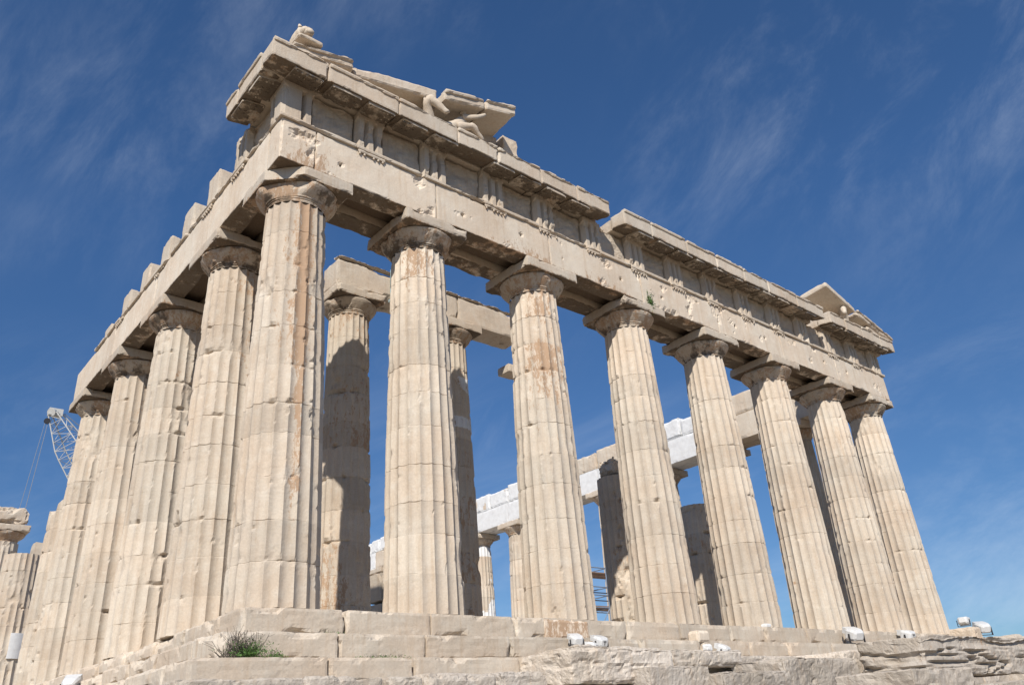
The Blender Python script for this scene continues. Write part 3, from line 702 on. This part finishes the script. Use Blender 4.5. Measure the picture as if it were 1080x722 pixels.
# small plinths under the raised lamps
p=rough_block(30.2,31.0,-.8,.3,-.6,.22,301,big=.1); tag(mesh_obj('stone_block',*p[:2],MB,None,p[2]),'squared stone block carrying the uppermost floodlight at the far right corner','stone')
p=block(11.9,12.3,.15,.5,.0,.12,res=.06,chip=.02,br=.8,new=1); p=(p[0]+np.array([5.1,0,0]),p[1],p[2]); tag(mesh_obj('stone_block',*p[:2],MB,None,p[2]),'small white marble block on the top step between two columns','stone')
p=block(12.35,12.62,-.95,-.75,-.86,-.66,res=.05,chip=.04,br=.8,new=1); tag(mesh_obj('stone_block',*p[:2],MB,None,p[2]),'little white stone left of the middle floodlight','stone')
# ------------------------------------------------------------------ crane behind the temple
def crane():
    o=empty('construction_crane',(31,75,-4)); tag(o,'white lattice boom crane rising behind the left column row','crane')
    tip=np.array([9.1,75,30.9]); base=np.array([30.,75,-1.5]); ax=(base-tip)/np.linalg.norm(base-tip); Ln=np.linalg.norm(base-tip)
    sd=np.array([0,1.,0]); sd2=np.cross(ax,sd); sd=(sd*.75+sd2*.66); sd2=np.cross(ax,sd)
    ch=[];lt=[]
    def wid(t): return .45+.75*min(1,t/4.)
    def cn(t,k):
        a,b=[(-1,-1),(1,-1),(1,1),(-1,1)][k]; return tip+ax*t+wid(t)*(sd*a+sd2*b)
    step=.95; n=int(Ln/step)
    for k in range(4):
        for i in range(n): ch.append(tube(cn(i*step,k),cn((i+1)*step,k),.06,6))
    for i in range(n):
        for k in range(4):
            k2=(k+1)%4; a,b=(k,k2) if i%2 else (k2,k)
            lt.append(tube(cn(i*step,a),cn((i+1)*step,b),.032,5)); lt.append(tube(cn(i*step,k),cn(i*step,k2),.03,5))
    def add(name,parts,m,par=o):
        V,F,W=merge(parts); og=V.mean(0); po=np.array(par['_o']); me=bpy.data.meshes.new(name); me.from_pydata((V-og).tolist(),[],F); me.materials.append(m); q=bpy.data.objects.new(name,me); C.objects.link(q); q.parent=par; q.location=(og-po).tolist(); q['_o']=og.tolist(); return q
    add('boom',ch+lt,M_crane)
    th=[tip+np.array([0,0,.1])+.0*sd]
    add('boom_head',[tube(tip-sd*.55-ax*.2,tip+sd*.55-ax*.2,.42,14),cbox(tip[0]-.6,tip[0]+.7,74.6,75.4,tip[2]-.25,tip[2]+.5)],M_crane)
    add('sheave',[tube(tip-np.array([.55,.12,.9]),tip-np.array([.55,-.12,.9]),.3,14)],M_black)
    t2=tip+np.array([-.45,0,-1.]); add('hoist_cable',[tube(t2,t2+np.array([-1.2,0,-24]),.035,5),tube(t2+np.array([-.25,0,0]),t2+np.array([-2.1,0,-24]),.03,5),],M_cable)
    add('pendant_cable',[tube(tip+np.array([.9,0,.2]),np.array([36,75,14.]),.05,5)],M_cable)
    add('chassis',[cbox(27,37,72.5,77.5,-3.2,-.8),cbox(29,35,73.2,76.8,-.8,1.4)],M_crane)
    for x in(28.5,31.,33.5,36):
        add('wheel',[tube((x,72.2,-3.4),(x,73.0,-3.4),.7,18)],M_black); add('wheel',[tube((x,77.0,-3.4),(x,77.8,-3.4),.7,18)],M_black)
crane()
# ------------------------------------------------------------------ scaffold inside
def scaffold():
    o=empty('scaffolding',(24.8,15,0)); tag(o,'blue grey tube scaffolding with rusty planks seen between two columns','scaffold')
    P=[];X=[23.3,24.9,26.4]; Y=[14.,15.4]
    for x in X:
        for y in Y: P.append(tube((x,y,0),(x,y,4.9),.04,8))
    V,F,W=merge(P); 
    def add(name,parts,m):
        V,F,W=merge(parts); me=bpy.data.meshes.new(name); og=np.array([24.8,15,0]); me.from_pydata((V-og).tolist(),[],F); me.materials.append(m); q=bpy.data.objects.new(name,me); C.objects.link(q); q.parent=o
    add('upright',P,M_steel)
    R=[]
    for z in(.9,1.9,2.9,3.5,3.9,4.85):
        for y in Y: R.append(tube((23.2,y,z),(26.5,y,z),.03,6))
        for x in X: R.append(tube((x,14,z),(x,15.4,z),.03,6))
    R.append(tube((23.3,14,.9),(24.9,14,2.9),.025,6)); R.append(tube((24.9,14,2.9),(26.4,14,4.85),.025,6))
    add('rail',R,M_steel)
    for z in(2.95,4.6): add('plank',[cbox(23.2,26.5,14.1,14.7,z,z+.05),cbox(23.2,26.5,14.75,15.3,z,z+.05)],M_plank)
scaffold()
# ------------------------------------------------------------------ plants
def leafcloud(c,ext,n,s,rs):
    V=[];F=[]
    for i in range(n):
        p=np.array(c)+rs.normal(0,1,3)*np.array(ext)*.5; d1=rs.normal(0,1,3); d1/=np.linalg.norm(d1); d2=np.cross(d1,rs.normal(0,1,3)); d2/=np.linalg.norm(d2)+1e-6
        k=len(V); a=s*rs.uniform(.6,1.4); V+=[p-d1*a,p+d2*a*.3,p+d1*a,p-d2*a*.3]; F.append([k,k+1,k+2,k+3])
    return np.array(V),F,np.zeros((len(V),4))
def twigs(c,n,h,spread,rs,r=.006):
    P=[]
    for i in range(n):
        a=np.array(c)+np.array([rs.uniform(-.25,.25)*spread,rs.uniform(-.05,.05),0]); dr=np.array([rs.normal(0,.55),rs.normal(-.15,.3),1.]); dr/=np.linalg.norm(dr)
        ln=h*rs.uniform(.5,1.15); m=a+dr*ln*.5; e=m+(dr+rs.normal(0,.3,3))*ln*.5
        P.append(tube(a,m,r,4)); P.append(tube(m,e,r*.6,4))
        for k in range(3):
            b=m+(e-m)*rs.uniform(0,1); P.append(tube(b,b+(dr+rs.normal(0,.7,3))*ln*.22,r*.45,3))
    return merge(P)
def plant(name,loc,parts,label,cat,group=None):
    o=empty(name,loc); tag(o,label,cat,group)
    for n_,p_,m in parts:
        me=bpy.data.meshes.new(n_); me.from_pydata((p_[0]-np.array(loc)).tolist(),[],p_[1]); me.materials.append(m); q=bpy.data.objects.new(n_,me); C.objects.link(q); q.parent=o
rs=np.random.RandomState(3)
plant('dry_shrub',(-.42,-.95,-1.03),[('twigs',twigs((-.38,-.92,-1.03),95,.36,1.15,rs,.006),M_twig),('leaves',leafcloud((-.20,-1.04,-.93),(.36,.12,.16),1100,.022,rs),M_leaf)],'dark dry shrub with a green clump at its foot on the lower step at left','shrub')
for i,(x,y,z,hx,n,lb) in enumerate([(.32,-.85,-1.0,.16,130,'small dark green weed on the lower step right of the dry shrub'),(2.5,-.85,-1.03,.5,160,'low strip of dark weeds at the step foot below the second column'),(1.75,-.1,-.52,.30,90,'thin dry weed in the joint of the top step left of the second column')]):
    plant('weed',(x,y,z),[('leaves',leafcloud((x,y,z+.03),(hx,.08,.05),n,.022,rs),M_leaf),('twigs',twigs((x,y,z),14,.10,hx*3,rs,.004),M_twig)],lb,'weed')
plant('wall_plant',(13.62,.12,10.8),[('leaves',leafcloud((13.62,.06,10.52),(.16,.10,.34),420,.045,rs),M_leaf),('twigs',twigs((13.62,.10,10.35),16,.45,.4,rs,.006),M_twig)],'green plant growing out of the beam above the fourth column','plant')
# ------------------------------------------------------------------ sculpture remains in the gable corners
def sweep(pts,radii,n=14,squash=None):
    pts=np.array(pts,float); K=len(pts); t=np.linspace(0,K-1,K*6); P=np.array([[np.interp(a,range(K),pts[:,j]) for j in range(3)] for a in t]); R_=np.interp(t,range(K),radii)
    for _ in range(3): P[1:-1]=(P[:-2]+2*P[1:-1]+P[2:])/4; R_[1:-1]=(R_[:-2]+2*R_[1:-1]+R_[2:])/4
    V=[];
    for i in range(len(P)):
        tg=P[min(i+1,len(P)-1)]-P[max(i-1,0)]; tg/=np.linalg.norm(tg)+1e-9; a=np.cross(tg,[0,1.,.1]); a/=np.linalg.norm(a)+1e-9; b=np.cross(tg,a)
        for k in range(n):
            th=2*PI*k/n; V.append(P[i]+R_[i]*(a*math.cos(th)+b*math.sin(th)*(.8)))
    F=[[i*n+k,i*n+(k+1)%n,(i+1)*n+(k+1)%n,(i+1)*n+k] for i in range(len(P)-1) for k in range(n)]
    F+=[list(range(n))[::-1],[(len(P)-1)*n+k for k in range(n)]]
    V=np.array(V); c=V.mean(0); V=V+(fbm(V,5,4,91)-.5)[:,None]*(V-c)*.45
    wr=np.zeros((len(V),4)); wr[:,0]=.58; wr[:,2]=(fbm(V,2,2,3)-.5)*.4; return V,F,wr
def sculpt(name,parts,label,cat='sculpture'):
    V,F,W=merge(parts); return tag(mesh_obj(name,V,F,MB,None,W,smooth=True),label,cat)
sculpt('horse_head',[sweep([(4.55,.1,13.4),(4.45,-.1,13.75),(4.25,-.25,14.12),(4.3,-.35,14.25),(4.5,-.42,14.15),(4.78,-.5,13.9)],[.20,.18,.14,.15,.12,.07]),sweep([(4.18,-.24,14.25),(4.15,-.24,14.42)],[.05,.02],8),sweep([(4.30,-.38,14.28),(4.32,-.38,14.42)],[.05,.02],8)],'worn marble horse head rearing in the left corner of the gable')
sculpt('reclining_figure',[sweep([(4.9,-.25,13.62),(5.3,-.25,13.85),(5.55,-.2,14.2),(5.6,-.2,14.4)],[.14,.18,.17,.09]),sweep([(5.6,-.22,14.42),(5.6,-.24,14.60)],[.12,.10]),sweep([(5.3,-.3,13.75),(5.75,-.45,13.95),(6.2,-.4,13.6)],[.15,.12,.07]),sweep([(5.5,-.3,14.25),(5.95,-.5,14.35),(6.25,-.52,14.6)],[.09,.07,.045])],'weathered marble torso leaning under the raking slab, left gable corner')
sculpt('horse_head',[sweep([(27.9,.0,13.45),(27.8,-.2,13.8),(27.6,-.35,14.1),(27.4,-.45,14.1),(27.1,-.6,13.75)],[.26,.24,.19,.17,.09]),sweep([(27.66,-.3,14.15),(27.7,-.3,14.32)],[.05,.02],8)],'worn marble horse head drooping over the cornice, right gable corner')
sl_=block(.08,.78,-.55,.30,13.98,14.13,res=.06,chip=.03,br=.62,seed=4); 
L_=merge([sweep([(.32,.1,14.13),(.34,-.1,14.32),(.36,-.3,14.42),(.38,-.48,14.34)],[.24,.26,.22,.15]),sweep([(.38,-.42,14.30),(.38,-.58,14.26)],[.14,.10],10),sweep([(.22,-.28,14.55),(.20,-.26,14.66)],[.07,.03],8),sweep([(.50,-.28,14.55),(.52,-.26,14.64)],[.07,.03],8)])
lo=empty('lion_head_waterspout',(.35,-.1,13.98)); tag(lo,'worn lion head on a slab at the top left corner of the roofline','sculpture')
mesh_obj('base_slab',sl_[0],sl_[1],MB,lo,sl_[2]); mesh_obj('head',L_[0],L_[1],MB,lo,L_[2],smooth=True)
# white marble repair patch on the far left stump
th=np.linspace(-1.62,-.85,9); V=[];F=[]
for z in(2.15,3.25):
    for a in th: V.append((1.42+.935*math.cos(a),CY[7]+.925*math.sin(a),z))
for z in(2.15,3.25):
    for a in th: V.append((1.42+.8*math.cos(a),CY[7]+.8*math.sin(a),z))
n=9
for i in range(8): F+=[[i,i+1,n+i+1,n+i],[2*n+i+1,2*n+i,3*n+i,3*n+i+1],[n+i,n+i+1,3*n+i+1,3*n+i],[i+1,i,2*n+i,2*n+i+1]]
F+=[[0,n,3*n,2*n],[n-1,3*n-1,4*n-1,2*n-1]]
V=np.array(V); wr=np.zeros((len(V),4))+.5; wr[:,1:3]=0; wr[:,3]=1; mesh_obj('marble_patch',V,F,MB,T,wr)
for o in bpy.data.objects:
    if '_o' in o: del o['_o']
